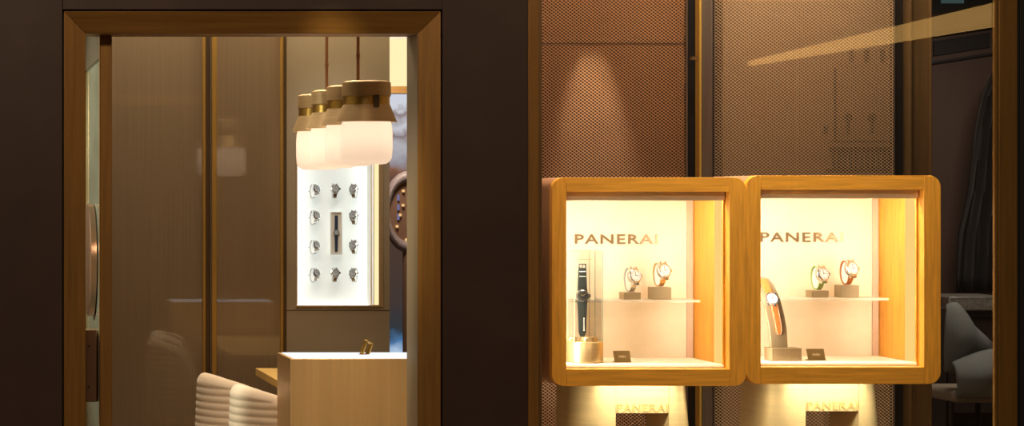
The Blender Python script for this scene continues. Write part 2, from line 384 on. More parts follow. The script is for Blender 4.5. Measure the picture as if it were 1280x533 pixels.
obj('reveal_strip', MB().box(cx1 - .040, cx1 - .032, yw + .01, yw + dep, cz0, cz1), 'softwhite', t)
obj('reveal_strip', MB().box(cx1 - .026, cx1 - .004, yw - .008, yw - .005, cz0 + .01, cz1 - .01), 'e_warm', t)  # no lamp: the glow paints the brighter side reveal
for xx in (cx0 + .004, cx1 - .030): obj('light_tube', MB().cyl((xx, yw + dep - .02, cz0 + .01), (xx, yw + dep - .02, cz1 - .01), .006, 8), 'e_strip', t)
obj('light_tube', MB().cyl((cx0 + .01, yw + dep - .02, cz0 + .006), (cx1 - .035, yw + dep - .02, cz0 + .006), .005, 8), 'e_strip', t)

for xx, sg in ((cx0 + .012, 1), (cx1 - .05, -1)):
    upright_strip('cabinet_side_light', (xx, yw + .03, (cz0 + cz1) / 2), (sg, .55, 0), cz1 - cz0 - .02, .02, .22, (.92, 1, .98))
# watch on a cuff (used in the cabinet and on the shelves); local: base at 0, faces -Y
def loop_rows(ry, rz, cz, w_top, w_bot, th, n=40):
    rows = []
    for k in range(n + 1):
        a = 2 * PI * k / n
        c, s_ = math.cos(a), math.sin(a)
        z = cz + rz * s_; w = (w_bot + (w_top - w_bot) * (s_ + 1) / 2) / 2
        nx, nz = c / ry, s_ / rz; l = math.hypot(nx, nz); nx /= l; nz /= l
        y = ry * c
        rows.append([(-w, y, z), (w, y, z), (w, y + nx * th, z + nz * th), (-w, y + nx * th, z + nz * th)])
    return rows
def make_watch(name, label, strap_mat, dial_mat, group, case_mat='steel', loc=(0, 0, 0), tilt=20, cuff=True):
    t = thing(name, label, 'watch', loc, group)
    mb = MB(); rows = loop_rows(.0165, .035, .040, .026, .018, .003); mb.grid(rows, True)
    obj('strap', mb, strap_mat, t, world=False, smooth=True)
    R = Matrix.Translation((0, -.017, .052)) @ Matrix.Rotation(math.radians(-tilt), 4, 'X')
    case = MB().lathe([(.0235, .004), (.0245, .001), (.0245, -.006), (.0225, -.009), (.0185, -.010), (.0185, -.0085)], n=40, axis='y')
    for sx in (-1, 1):
        for sz in (-1, 1):
            case.prism([(sx * .007, sz * .018), (sx * .0135, sz * .018), (sx * .0115, sz * .030), (sx * .0085, sz * .030)], -.006, .003)
    case.box(.0245, .029, -.006, .001, -.005, .005)
    cs_ = obj('case', case.xf(R), case_mat, t, world=False, smooth=True)
    dl = obj('dial', MB().lathe([(.0187, -.0082), (.0187, -.0088)], n=32, axis='y').xf(R), dial_mat, cs_, world=False)
    hd = MB().box(-.0008, .0008, -.0094, -.0089, -.002, .014).box(-.002, .011, -.0094, -.0089, -.0008, .0008)
    for k in range(12):
        a = 2 * PI * k / 12; c_, s_ = math.cos(a), math.sin(a)
        q = MB().box(-.0007, .0007, -.0094, -.0089, .013, .0165)
        q.xf(Matrix.Rotation(a, 4, 'Y')); hd.add(q.v, q.f)
    obj('hands', hd.xf(R), 'gold_hand' if dial_mat == 'diald' else 'darker', cs_, world=False)
    if cuff:
        q = MB().prism([(.0155 * math.cos(2 * PI * k / 32), .040 + .0335 * math.sin(2 * PI * k / 32)) for k in range(32)], -.008, .008, 'x')
        obj('cushion', q, 'softwhite', t, world=False, smooth=True)
    return t

# eleven things in the cabinet: ten cuffs and one framed strap watch
rowsY = (240, 273, 310, 345); colsX = (392, 418, 443)
names_r = ('top row', 'second row', 'third row', 'bottom row'); names_c = ('left', 'middle', 'right')
proto = None
for ri, yy in enumerate(rowsY):
    for ci, xx in enumerate(colsX):
        if ci == 1 and ri in (1, 2): continue
        lab = 'steel watch on a clear cuff, %s column, %s in the glowing white cabinet' % (names_c[ci], names_r[ri])
        loc = P(xx, yy + 9, DW + dep - .03)
        if proto is None:
            w = proto = make_watch('wrist_watch', lab, 'steel', 'dialg', 'watches in the glowing wall cabinet')
            peg = MB().cyl((0, .018, .04), (0, .052, .04), .004, 10); obj('peg', peg, 'steel', w, world=False)
        else:
            w = copy_tree(proto); w['label'] = lab
        w.location = loc; w.rotation_euler = (0, 0, (.55, 0, -.55)[ci]); w.scale = (.95,) * 3
        # pegs stay against the back panel
# framed strap watch in the middle
pc = P(419.5, 292, DW + dep - .02)
t = thing('framed_watch', 'dark strapped watch in a tall narrow white frame at the centre of the glowing cabinet', 'framed watch', (pc.x, pc.y, Z(318, DW)))
fx0, fx1, fz0, fz1 = X(413, DW + dep - .02), X(427, DW + dep - .02), Z(318.5, DW + .08), Z(265, DW + .08)
obj('frame', MB().ring([(fx0, fz0), (fx1, fz0), (fx1, fz1), (fx0, fz1)], [(fx0 + .005, fz0 + .005), (fx1 - .005, fz0 + .005), (fx1 - .005, fz1 - .005), (fx0 + .005, fz1 - .005)], pc.y - .012, pc.y + .018), 'softwhite', t)
obj('backing', MB().box(fx0 + .005, fx1 - .005, pc.y - .004, pc.y + .018, fz0 + .005, fz1 - .005), 'softwhite', t)
xm = (fx0 + fx1) / 2
obj('strap', MB().prism([(xm - .006, fz0 + .014), (xm + .006, fz0 + .014), (xm + .0085, pc.z), (xm + .007, fz1 - .018), (xm - .007, fz1 - .018), (xm - .0085, pc.z)], pc.y - .010, pc.y - .004), 'strap_b', t)
obj('case', MB().lathe([(.014, -.006), (.0155, -.003), (.0155, .004)], (xm, pc.y - .010, pc.z + .004), 24, 'y'), 'steel', t, smooth=True)
obj('dial', MB().lathe([(.011, -.0068), (.011, -.0075)], (xm, pc.y - .010, pc.z + .004), 24, 'y'), 'dialg', t)

# counter: brass body with a lit glass top
DC = 8.0
c0, c1 = X(363, DC), X(363, DC) + .62
zc = Z(449, DC); ycf = DC - D0; ycb = ycf + .32
t = thing('display_counter', 'brushed brass counter with a brightly lit glass top, under the hanging lamps', 'counter', ((c0 + c1) / 2, (ycf + ycb) / 2, 0))
obj('body', MB().box(c0, c1, ycf, ycb, .06, zc), 'counter', t, bevel=.001)
obj('plinth', MB().box(c0 + .02, c1 - .02, ycf + .03, ycb - .02, 0, .06), 'dark', t)
obj('light_tray', MB().box(c0 + .015, c1 - .015, ycf + .015, ycb - .015, zc - .002, zc + .002), 'e_counter', t)

# small tilted frame stand on the counter
t = thing('ring_stand', 'small tilted bronze loop stand on the lit counter top', 'stand', P(457, 442, 8.2))
a0 = Z(440, 8.2)
sq = MB().ring(rrect(-.017, .017, 0, .060, .006, 4), rrect(-.011, .011, .006, .054, .003, 4), -.011, .011)
sq.xf(Matrix.Translation((X(455, 8.2), .9, zc - .001)) @ Matrix.Rotation(.45, 4, 'Z') @ Matrix.Rotation(.42, 4, 'Y'))
obj('loop', sq, 'lampband', t, bevel=.001)
obj('foot', MB().box(X(449, 8.2), X(458, 8.2), .885, .915, zc - .001, zc + .004), 'rosegold', t, bevel=.001)

# hanging fixture: rail, two rods, four brass shades with frosted glass
t = thing('pendant_light', 'row of four antique brass lamps with frosted glass above the counter', 'hanging lamp', P(428, 110, 8.4))
lp = []
for i, (xx, D_) in enumerate(((458, 8.0), (437.5, 8.28), (417.5, 8.57), (399.5, 8.85))):
    c = P(xx, 0, D_); s = D_ / F
    zt1 = H + .442 - .0035 * i; x0, y0 = c.x, c.y; lp.append((x0, y0, zt1))
    k = 8.0 / F
    cap = MB().lathe([(.0, zt1 + .001), (25 * k, zt1), (29.5 * k, zt1 - .006), (30 * k, zt1 - .012), (30 * k, zt1 - 19 * k), (29 * k, zt1 - 20 * k)], (x0, y0, 0), 48)
    lc = obj('shade_cap', cap, 'lampbrass', t, smooth=True)
    b_ = obj('shade_band', MB().lathe([(28.6 * k, zt1 - 19.5 * k), (28.6 * k, zt1 - 31.5 * k)], (x0, y0, 0), 48), 'lampband', lc, smooth=True)
    sk = MB().lathe([(29 * k, zt1 - 30 * k), (29.6 * k, zt1 - 31.5 * k), (31 * k, zt1 - 35 * k), (37 * k, zt1 - 50 * k), (37.5 * k, zt1 - 51.5 * k), (35.5 * k, zt1 - 51.5 * k), (29 * k, zt1 - 36 * k)], (x0, y0, 0), 48, close=False)
    obj('shade_skirt', sk, 'lampbrass', lc, smooth=True)
    gp_ = []
    zg1, zg0 = zt1 - 48 * k, zt1 - 104 * k; R_ = 32 * k; rc = 11 * k
    gp_.append((R_ * .80, zg1)); gp_.append((R_ * .93, zg1 - 3 * k)); gp_.append((R_ * .98, zg1 - 8 * k)); gp_.append((R_, zg1 - 18 * k)); gp_.append((R_, zg0 + rc + 8 * k)); gp_.append((R_ * .985, zg0 + rc))
    for q in range(1, 9):
        a = PI / 2 * q / 8; gp_.append((R_ * .985 - rc + rc * math.cos(a), zg0 + rc - rc * math.sin(a)))
    gp_.append((R_ * .3, zg0 - .001)); gp_.append((.0005, zg0 - .001))
    obj('glass_globe', MB().lathe(gp_, (x0, y0, 0), 64, close=False), 'opal', lc, smooth=True)
    # side clasp
    q = MB().box(x0 + 3 * k, x0 + 10 * k, y0 - 31 * k, y0 - 27 * k, zt1 - 34 * k, zt1 - 18.5 * k)
    obj('clasp', q, 'railmetal', lc, bevel=.001)
    point('bulb', (x0, y0, zt1 - 66 * k), .42, (1, .86, .70), .012)
(xa_, ya_, za_), (xb_, yb_, zb_) = lp[0], lp[3]
obj('rail', MB().box(min(xa_, xb_) - .004, max(xa_, xb_) + .004, ya_ - .02, yb_ + .02, za_ - .012, za_ + .004), 'rod', t)
for i, j in ((0, 1), (2, 3)):
    mx_ = (lp[i][0] + lp[j][0]) / 2; my_ = (lp[i][1] + lp[j][1]) / 2
    rm = MB().cyl((mx_, my_, za_), (mx_, my_, 3.2), .0065, 12)
    zz = za_ + .1
    while zz < 3.1: rm.cyl((mx_, my_, zz), (mx_, my_, zz + .012), .0085, 12); zz += .145
    obj('rod', rm, 'rod', t, smooth=True)
    obj('ceiling_rose', MB().lathe([(.05, 3.17), (.05, 3.2)], (mx_, my_, 0), 32), 'rod', t)

# table: pale oak top behind the counter
zt2 = .78
tx0 = X(319.5, .82 * F / 215.5); ty1 = .82 * F / 215.5 - D0; tx1 = 2.03; ty0 = 8.42 - D0
t = thing('table', 'pale oak table with its corner showing between the cream chairs and the brass counter', 'table', ((tx0 + tx1) / 2, (ty0 + ty1) / 2, 0))
obj('tabletop', MB().box(tx0, tx1, ty0, ty1, zt2 - .035, zt2), 'tabletop', t, bevel=.002)
obj('leg', MB().lathe([(.16, 0), (.16, .02), (.03, .035), (.03, zt2 - .035)], (1.83, (ty0 + ty1) / 2, 0), 32), 'chairwood', t, smooth=True)

# cream ribbed tub chairs
def make_chair(label, cx, cy, ang, mat, ztop=.822, R_=.215, rib=True, group='cream ribbed tub chairs'):
    t = thing('tub_chair', label, 'chair', (cx, cy, 0), group)
    t.rotation_euler = (0, 0, ang)
    # local: back centre direction is -X, opening towards +X
    mb = MB(); rows = []
    n = 56; span = math.radians(118)
    zb = .36; th = .058
    for k in range(n + 1):
        a = PI + (-1 + 2 * k / n) * span
        u = abs(-1 + 2 * k / n)
        drop = .05 * (u / .76) ** 2 + .22 * max(0, (u - .72) / .28) ** 1.4
        top = ztop - drop
        prof = []
        m = 96
        for q in range(m + 1):           # outer side going up
            zz = zb + (top - .03 - zb) * q / m
            ph = (zz - zb) / .031
            bul = .0042 * (abs(math.sin(PI * ph)) ** .6) if rib else 0
            lean = -.02 * (zz - zb) / .5
            prof.append((R_ + th / 2 + bul - .035 + lean, zz))
        for q in range(1, 8):            # rounded top
            aa = PI * q / 8
            prof.append((R_ - .035 - .02 * (top - zb) / .5 + (th / 2) * math.cos(aa), top - .03 + .03 * math.sin(aa)))
        for q in range(m // 2 + 1):      # inner side going down
            zz = top - .03 - (top - .03 - zb) * q / (m // 2)
            lean = -.02 * (zz - zb) / .5
            prof.append((R_ - th / 2 - .035 + lean, zz))
        rows.append([(r_ * math.cos(a) , r_ * math.sin(a) * 1.02, z) for r_, z in prof])
    mb.grid(rows, True)
    for rr, fl in ((rows[0], 1), (rows[-1], 0)):
        b = len(mb.v); mb.v += rr; mb.f.append(tuple(range(b, b + len(rr))))
    obj('backrest', mb, mat, t, world=False, smooth=True, angle=60)
    obj('piping', MB().add([], []).grid([[( (R_ + .0) * math.cos(a) + 0, (R_ + .0) * math.sin(a) * 1.02, z + .002 * s) for z, s in ((zb + .001, 1), (zb + .008, 0))] for a in [PI + (-1 + 2 * k / n) * span for k in range(n + 1)]]), mat, t, world=False)
    obj('seat', MB().lathe([(.15, .33), (.18, .345), (.185, .39), (.18, .44), (.15, .455), (.001, .46)], (0.0, 0, 0), 40), mat, t, world=False, smooth=True)
    for sx in (-1, 1):
        for sy in (-1, 1):
            obj('leg', MB().cyl((sx * .19, sy * .19, 0), (sx * .15, sy * .15, .35), .012, 12, .02), 'chairwood', t, world=False, smooth=True)
    return t
make_chair('cream ribbed tub chair, the farther of the pair at the oak table', X(240, 9.12) + .222, 9.15 - D0, math.radians(8), M['chair'])
make_chair('cream ribbed tub chair, the nearer of the pair, partly hidden by the brass counter', X(280, 8.6) + .222, 8.60 - D0, math.radians(8), M['chair'])

# far gap right of the greige wall: lit valence, brown lintel, backlit mural with a round porthole
DM = 13.0; ym = DM - D0
xm0, xm1 = X(470, DM), X(520, DM)
struct('window_2', 'far window of the shop with a pale seascape view', 'window', obj('w', MB().box(xm0, xm1, ym, ym + .03, .3, Z(116, DM)), 'mural'))
struct('trim_4', 'brown lintel above the far window', 'trim', obj('t', MB().box(xm0, xm1, ym - .1, ym + .03, Z(118, DM), Z(109, DM)), 'frame_h', bevel=.003))
tag(obj('light_box', MB().box(xm0, xm1, ym - .06, ym + .02, Z(109, DM), Z(50, DM)), 'e_warm', bevel=.004), 'warm glowing ceiling box seen in the gap right of the greige wall', 'light box')
struct('trim_5', 'pale strip above the warm light box', 'trim', obj('t', MB().box(xm0, xm1, ym - .06, ym + .02, Z(50, DM), 3.2), 'wall_pale'))
hc = P(510, 265, 12.6)
t = thing('porthole_ornament', 'round grey and bronze porthole ornament with small lights, partly behind the greige wall', 'ornament', (hc.x, hc.y, hc.z - .3))
rr_ = 44 * 12.6 / F
tb = MB(); rows = []
for k in range(49):
    a = 2 * PI * k / 48; rows.append([((rr_ * (1 + .0) + .035 * math.cos(b)) * math.cos(a) * .62 + hc.x, hc.y + .035 * math.sin(b), (rr_ + .035 * math.cos(b)) * math.sin(a) + hc.z) for b in [2 * PI * q / 12 for q in range(12)]])
tb.grid(rows, True)
obj('rim', tb, 'ring', t, smooth=True)
obj('disc', MB().prism([(hc.x + rr_ * .62 * math.cos(2 * PI * k / 40), hc.z + rr_ * math.sin(2 * PI * k / 40)) for k in range(40)], hc.y, hc.y + .03), 'bronze_d', t)
for k in range(14):
    a = random.uniform(0, 2 * PI); q = random.uniform(.2, .9)
    c = (hc.x + rr_ * .6 * q * math.cos(a), hc.y - .01, hc.z + rr_ * q * math.sin(a))
    obj('small_bulb', MB().lathe([(.001, -.01), (.008, -.004), (.009, .002), (.008, .01)], c, 10, 'y'), 'e_bulb', t)
for dy_ in (10, -2, -14):
    c = P(497, 265 + dy_, 12.59); obj('violet_light', MB().box(c.x, c.x + .012, c.y, c.y + .012, c.z, c.z + .035), 'e_violet', t)
st = obj('stand', MB().cyl((hc.x, hc.y + .01, 0), (hc.x, hc.y + .01, hc.z - rr_ - .02), .03, 16), 'bronze_d', t)
# divider between the two rooms
struct('wall_divider', 'wall dividing the counter room from the window display', 'wall', obj('w', MB().box(2.085, 2.125, .18, 1.9, 0, 3.2), 'greige'))
struct('wall_screen_back', 'brown wall behind the mesh screens', 'wall', obj('w', MB().box(2.13, X(1112, 8.85), 8.92 - D0, 8.97 - D0, 0, 3.2), 'backing'))

# ------------------------------------------------------------------ shop window
t = struct('window_1', 'large shop window in a bronze frame with display boxes behind it', 'window', empty('window_1', (X(960, DF), 0, 0)))
obj('jamb', MB().box(X(660, DF), X(674, DF), 0, .17, 0, 3.0), 'frame', t, bevel=.003)
obj('inner_bead', MB().box(X(674, DF), X(678, DF), .004, .12, 0, 3.0), 'bronzepost', t, bevel=.002)
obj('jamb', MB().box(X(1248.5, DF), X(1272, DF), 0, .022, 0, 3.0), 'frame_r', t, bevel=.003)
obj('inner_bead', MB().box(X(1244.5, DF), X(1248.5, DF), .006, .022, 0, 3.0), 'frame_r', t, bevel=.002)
obj('outer_bead', MB().box(X(1272, DF), X(1275, DF), .006, .022, 0, 3.0), 'gap', t)
obj('sill', MB().box(X(678, DF), X(1244.5, DF), 0.02, .17, 0, .12), 'frame_h', t)
obj('window_glass', MB().box(X(678, DF), X(1244.5, DF), .008, .018, .12, 3.0), 'glass', t)

# mesh screens
DMs = 8.62; ymz = DMs - D0
def mesh_screen(x0, x1, z0, z1, y, mat, label, seam=None):
    pw, ph = 5.2 * DMs / F, 4.0 * DMs / F
    nx = int(round((x1 - x0) / pw)); nz = int((z1 - z0) / (ph / 2))
    V = []; Fc = []
    k = .80
    zs = z0
    offs = np.array([(-.5, 0), (0, -.5), (.5, 0), (0, .5)])
    cs = []
    for j in range(nz):
        for i in range(nx + (j % 2)):
            cs.append((x0 + (i + (0 if j % 2 else .5)) * pw, z0 + j * ph / 2))
    cs = np.array(cs); N = len(cs)
    o_ = cs[:, None, :] + offs[None] * np.array([pw, ph])
    i_ = cs[:, None, :] + offs[None] * np.array([pw, ph]) * k + np.array([0, .0008])
    vv = np.zeros((N, 8, 3)); vv[:, :4, 0] = np.clip(o_[:, :, 0], x0, x1); vv[:, :4, 2] = o_[:, :, 1]; vv[:, 4:, 0] = np.clip(i_[:, :, 0], x0, x1); vv[:, 4:, 2] = i_[:, :, 1]
    vv[:, :4, 1] = y; vv[:, 4:, 1] = y + .0022; vv[:, 5, 1] = y - .0014; vv[:, 7, 1] = y + .004
    q = np.array([(0, 1, 5, 4), (1, 2, 6, 5), (2, 3, 7, 6), (3, 0, 4, 7)])
    ff = (np.arange(N)[:, None, None] * 8 + q[None]).reshape(-1, 4)
    me = bpy.data.meshes.new('mesh_panel')
    c = Vector(((x0 + x1) / 2, y, z0))
    vv = vv.reshape(-1, 3) - np.array(c)
    me.from_pydata(vv.tolist(), [], ff.tolist()); me.materials.append(M[mat])
    t = thing('mesh_screen', label, 'screen', (c.x, c.y, 0))
    o = bpy.data.objects.new('expanded_mesh', me); COL.objects.link(o); o.parent = t; o.location = (0, 0, z0)
    fr = MB().ring([(x0 - .004, z0 - .02), (x1 + .004, z0 - .02), (x1 + .004, z1 + .02), (x0 - .004, z1 + .02)], [(x0 + .002, z0), (x1 - .002, z0), (x1 - .002, z1), (x0 + .002, z1)], y - .004, y + .012)
    obj('frame', fr, 'greybrown', t)
    for fx in (x0, x1 - .05): obj('foot', MB().box(fx, fx + .05, y - .03, y + .04, 0, z0 - .02), 'greybrown', t)
    if seam: obj('seam', MB().box(x0, x1, y - .003, y + .004, seam - .0012, seam + .0012), 'dark', t)
    return t
mesh_screen(2.14, X(858, DMs), .12, 2.9, ymz, 'mesh1', 'copper coloured metal mesh screen behind the left display box, with a pool of light', seam=Z(54.5, DMs))
mesh_screen(X(893, DMs), X(1117, DMs), .12, 2.9, ymz, 'mesh2', 'bronze expanded metal screen behind the right display box')
# printed view behind the right screen
dp = 8.75
t = thing('printed_backdrop', 'shadowy printed view of a balustrade and lamps behind the right metal screen', 'backdrop', P(1080, 215, dp))
obj('board', MB().box(X(905, dp), X(1122, dp), dp - D0 + .012, dp - D0 + .02, 0, 3.0), pbr('tan_board', (.22, .14, .085), .8), t)
bb = MB()
def flat(x0, x1, y0, y1): bb.box(X(x0, dp), X(x1, dp), dp - D0, dp - D0 + .012, Z(y1, dp), Z(y0, dp))
flat(1038, 1120, 184, 190); flat(1034, 1120, 211, 216); flat(1040, 1120, 176, 178)
for k in range(11): flat(1041 + k * 7, 1045 + k * 7, 190, 211)
for xx in (1061, 1091):
    flat(xx - 1, xx + 1.2, 150, 168)
    bb.prism([(X(xx, dp) + .02 * math.cos(2 * PI * k / 10) * .8, Z(147, dp) + .02 * math.sin(2 * PI * k / 10)) for k in range(10)], dp - D0, dp - D0 + .012)
for xx in (1065, 1084, 1104): flat(xx - 2, xx + 2, 62, 78)
flat(1031, 1035, 158, 168); flat(1044, 1046, 85, 176)
obj('dark_print', bb, 'print', t)

# uprights between and beside the screens
t = thing('screen_post', 'thin gold upright strip between the two metal screens', 'post', (X(875.7, 8.55), 8.57 - D0, 0))
obj('strip', MB().box(X(874.5, 8.55), X(877, 8.55), 8.55 - D0, 8.6 - D0, 0, 3.2), 'gold', t, bevel=.001)
obj('bracket', MB().box(X(858, 8.64), X(875, 8.64), 8.575 - D0, 8.6 - D0, Z(76, 8.64), Z(72, 8.64)), 'bronzepost', t)
tag(obj('screen_post', MB().box(X(877, 8.57), X(891, 8.57), 8.57 - D0, 8.62 - D0, 0, 3.2), 'greybrown', bevel=.002), 'grey bronze upright post between the two metal screens, right of the gold strip', 'post')
struct('gap_shade_left', 'dark upright strip standing for the shaded gap behind the post', 'trim', obj('t', MB().box(X(858.5, 8.66), X(874, 8.66), 8.66 - D0, 8.7 - D0, 0, 3.2), 'darker'))  # near-black fill paints the shade of an open gap
struct('gap_shade_right', 'black upright strip standing for the shaded gap at the edge of the right metal screen', 'trim', obj('t', MB().box(X(1118, 8.66), X(1136, 8.66), 8.66 - D0, 8.7 - D0, 0, 3.2), 'darker'))  # gap between screen and post, its darkness painted as a strip
tag(obj('screen_post', MB().box(X(1137, 8.6), X(1140, 8.6), 8.6 - D0, 8.66 - D0, 0, 3.2).box(X(1140, 8.6), X(1163, 8.6), 8.612 - D0, 8.66 - D0, 0, 3.2).box(X(1163, 8.6), X(1165, 8.6), 8.6 - D0, 8.66 - D0, 0, 3.2), 'bronzepost', bevel=.001), 'wide bronze upright post right of the right metal screen', 'post')

# ------------------------------------------------------------------ display boxes
DB = 7.6; DBk = 7.97
def display_box(dxp, dyp, label, pos):
    """dxp, dyp: offset in pixels at the box front"""
    k = DB / F; ox = dxp * k; oz_ = -dyp * k
    def bx(x): return X(x, DB) + ox
    def bz(y): return Z(y, DB) + oz_
    yb, yk = DB - D0, DBk - D0
    loc = (bx(812), yb + .2, bz(483))
    t = thing('display_box', label, 'display box', loc)
    outer = rrect(bx(690), bx(933), bz(483), bz(222), 15 * k, 10)
    x0, x1, z0, z1 = bx(708), bx(912), bz(462), bz(240)
    n = len(outer)
    # front frame: four mitred oak pieces made as ring sectors
    oR = 15 * k
    ox0_, ox1_, oz0_, oz1_ = bx(690), bx(933), bz(483), bz(222)
    def corner(cx, cz, a0, a1, m=8): return [(cx + oR * math.cos(math.radians(a0 + (a1 - a0) * q / m)), cz + oR * math.sin(math.radians(a0 + (a1 - a0) * q / m))) for q in range(m + 1)]
    left = [(x0, z0), (x0, z1), (x0, oz1_)] + corner(ox0_ + oR, oz1_ - oR, 90, 180) + corner(ox0_ + oR, oz0_ + oR, 180, 270) + [(x0, oz0_)]
    right = [(x1, z1), (x1, z0), (x1, oz0_)] + corner(ox1_ - oR, oz0_ + oR, 270, 360) + corner(ox1_ - oR, oz1_ - oR, 0, 90) + [(x1, oz1_)]
    fd = .035
    obj('frame_side', MB().prism(left, yb, yb + fd), 'oak_v', t, bevel=.001)
    obj('frame_side', MB().prism(right, yb, yb + fd), 'oak_v', t, bevel=.001)
    obj('frame_top', MB().box(x0 + .0008, x1 - .0008, yb, yb + fd, z1, oz1_), 'oak_h', t, bevel=.0006)
    obj('frame_bottom', MB().box(x0 + .0008, x1 - .0008, yb, yb + fd, oz0_, z0), 'oak_h', t, bevel=.0006)
    # shell behind it
    inn = rrect(bx(690) + .012, bx(933) - .012, bz(483) + .012, bz(222) - .012, 12 * k, 10)
    obj('shell', MB().ring(outer, inn, yb + fd, yk + .05), 'bodyside', t, smooth=True)
    obj('shell_back', MB().prism(inn, yk + .035, yk + .05), 'bodyside', t)
    # inner lining: right oak side (light oak in front, gap behind), left side, floor and roof
    obj('side_lining', MB().box(x1, x1 + .008, yb + fd, yk + .035, z0, z1), 'oak_v', t)
    obj('side_light', MB().box(x1 - .003, x1, yb + .055, yb + .145, z0 + .012, z1 - .012), 'e_side', t)
    obj('side_rib', MB().box(x1 - .008, x1, yb + .045, yb + .055, z0, z1), 'oak_v', t, bevel=.002)
    obj('side_lining', MB().box(x0 - .02, x0 - .012, yb + fd, yk + .035, z0, z1), 'cream', t)
    obj('roof_lining', MB().box(x0 - .012, x1, yb + fd, yk + .035, z1, z1 + .008), 'cream', t)
    obj('floor_lining', MB().box(x0 - .012, x1, yb + fd, yk + .035, z0 - .008, z0), 'cream', t)
    # back panel standing proud of the back
    xr_ = X(866, DBk) + ox
    obj('back_panel', MB().box(x0 - .012, xr_ , yk, yk + .022, z0, z1), 'cream', t)
    obj('back_edge', MB().box(xr_ , x1, yk + .012, yk + .035, z0, z1), 'dark', t)
    obj('back_edge', MB().box(X(858, DBk) + ox, xr_, yk - .006, yk, z0, z1), 'backtrim', t, bevel=.001)
    # valence that hides the light
    vt = MB().prism(rrect(x0 - .01, x1 - .003, z1 - 11 * k, z1 + .02, .008, 4), yb + .036, yb + .050)
    obj('valence', vt, 'cream', t, bevel=.003)
    # padded floor
    pd = MB().box(x0 - .01, x1 - .004, yb + .04, yk - .002, z0, z0 + 5 * k)
    obj('floor_pad', pd, 'pad', t, bevel=.011, seg=5)
    # shelf
    sh = MB().box(x0 - .012, X(867, 7.90) + ox, 7.83 - D0, yk - .0005, Z(377.6, 7.88) + oz_, Z(374.8, 7.88) + oz_)
    obj('shelf', sh, M['shelf'], t, bevel=.001)
    obj('lettering', text_mb('PANERAI', X(718.5, DBk) + ox, X(822, DBk) + ox, Z(305, DBk) + oz_, Z(293, DBk) + oz_, yk - .0, .004), 'letter', t)
    # LED strip behind the valence
    obj('light_strip', MB().box(x0, x1 - .02, yb + .054, yb + .060, z1 - .006, z1), 'e_led', t)
    area('box_top_light', ((x0 + x1) / 2, yb + .066, z1 - .008), (math.radians(18), 0, 0), x1 - x0 - .04, .02, 2.5, (1, .87, .70))
    upright_strip('box_side_light', (x0 - .006, yb + .06, (z0 + z1) / 2 - .02), (.75, .66, 0), z1 - z0 - .08, .02, 2.2, (1, .88, .72))
    upright_strip('box_side_light', (x1 - .006, yb + .05, (z0 + z1) / 2 - .02), (-.22, .97, 0), z1 - z0 - .08, .015, .9, (1, .87, .68)).data.spread = math.radians(70)
    sp = spot('shelf_light', (X(835, 7.72) + ox, yb + .12, z1 - .015), (X(880, 7.9) + ox, 7.93 - D0, z0 + .05), 1.5, 34, .4, (1, .86, .66))
    # pedestal beneath
    kp = 7.78 / F; DP = 7.78; yp = DP - D0
    px = lambda x: X(x, DP) + dxp * DB / F
    zt3 = bz(483); zc_ = Z(517, DP) + oz_; zb_ = 0.0
    pt = thing('pedestal', label_p[pos], 'pedestal', (px(795), yp + .12, 0))
    def plan(xl, xr, rl=0, rr=0, d=.26, m=10):
        pts = []
        pts += [(xl, yp + d)]
        if rl: pts += [(xl + rl - rl * math.cos(PI / 2 * q / m), yp + rl * .9 - rl * .9 * math.sin(PI / 2 * q / m)) for q in range(m + 1)]
        else: pts += [(xl, yp)]
        if rr: pts += [(xr - rr + rr * math.sin(PI / 2 * q / m), yp + rr * .9 - rr * .9 * math.cos(PI / 2 * q / m)) for q in range(m + 1)]
        else: pts += [(xr, yp)]
        pts += [(xr, yp + d)]
        return pts
    def loft(pl0, pl1, z0_, z1_):
        n = len(pl0); v = [(a, b, z0_) for a, b in pl0] + [(a, b, z1_) for a, b in pl1]
        return MB().add(v, [tuple(range(n))[::-1], tuple(range(n, 2 * n))] + [(i, (i + 1) % n, (i + 1) % n + n, i + n) for i in range(n)])
    fl = 4.5 / 50 * (zt3 - 0)
    obj('leg', loft(plan(px(722) - fl * .35, px(769.7), rl=.14), plan(px(722), px(769.7), rl=.14), 0, zt3), 'pedestal', pt, smooth=True, angle=30)
    obj('leg', loft(plan(px(836.3), px(861) + fl, rr=.06), plan(px(836.3), px(861), rr=.06), 0, zt3), 'pedestal', pt, smooth=True, angle=30)
    obj('bridge', MB().box(px(770), px(836), yp + .001, yp + .24, zc_, zt3), 'pedestal', pt, bevel=.0008)
    obj('lettering', text_mb('PANERAI', px(771.5), px(835), Z(514.8, DP) + oz_, Z(505.3, DP) + oz_, yp + .001, .005), pbr('pedestal_letter', (.60, .44, .20), .4, .5), pt)
    area('under_box_light', ((px(722) + px(862)) / 2, yb + .06, zt3 - .004), (math.radians(10), 0, 0), .42, .05, 3.6, (1, .84, .52))
    # shelf watches: satin blocks
    return dict(ox=ox, oz=oz_, x0=x0, z0=z0)
label_p = ['pale brass pedestal with curved sides under the left display box', 'pale brass pedestal with curved sides under the right display box']
B1 = display_box(0, 0, 'rounded oak framed display box, the left of two, holding a watch in a glass case', 0)
B2 = display_box(243, -2.5, 'rounded oak framed display box, the right of two, with tan strapped watch on curved stand', 1)

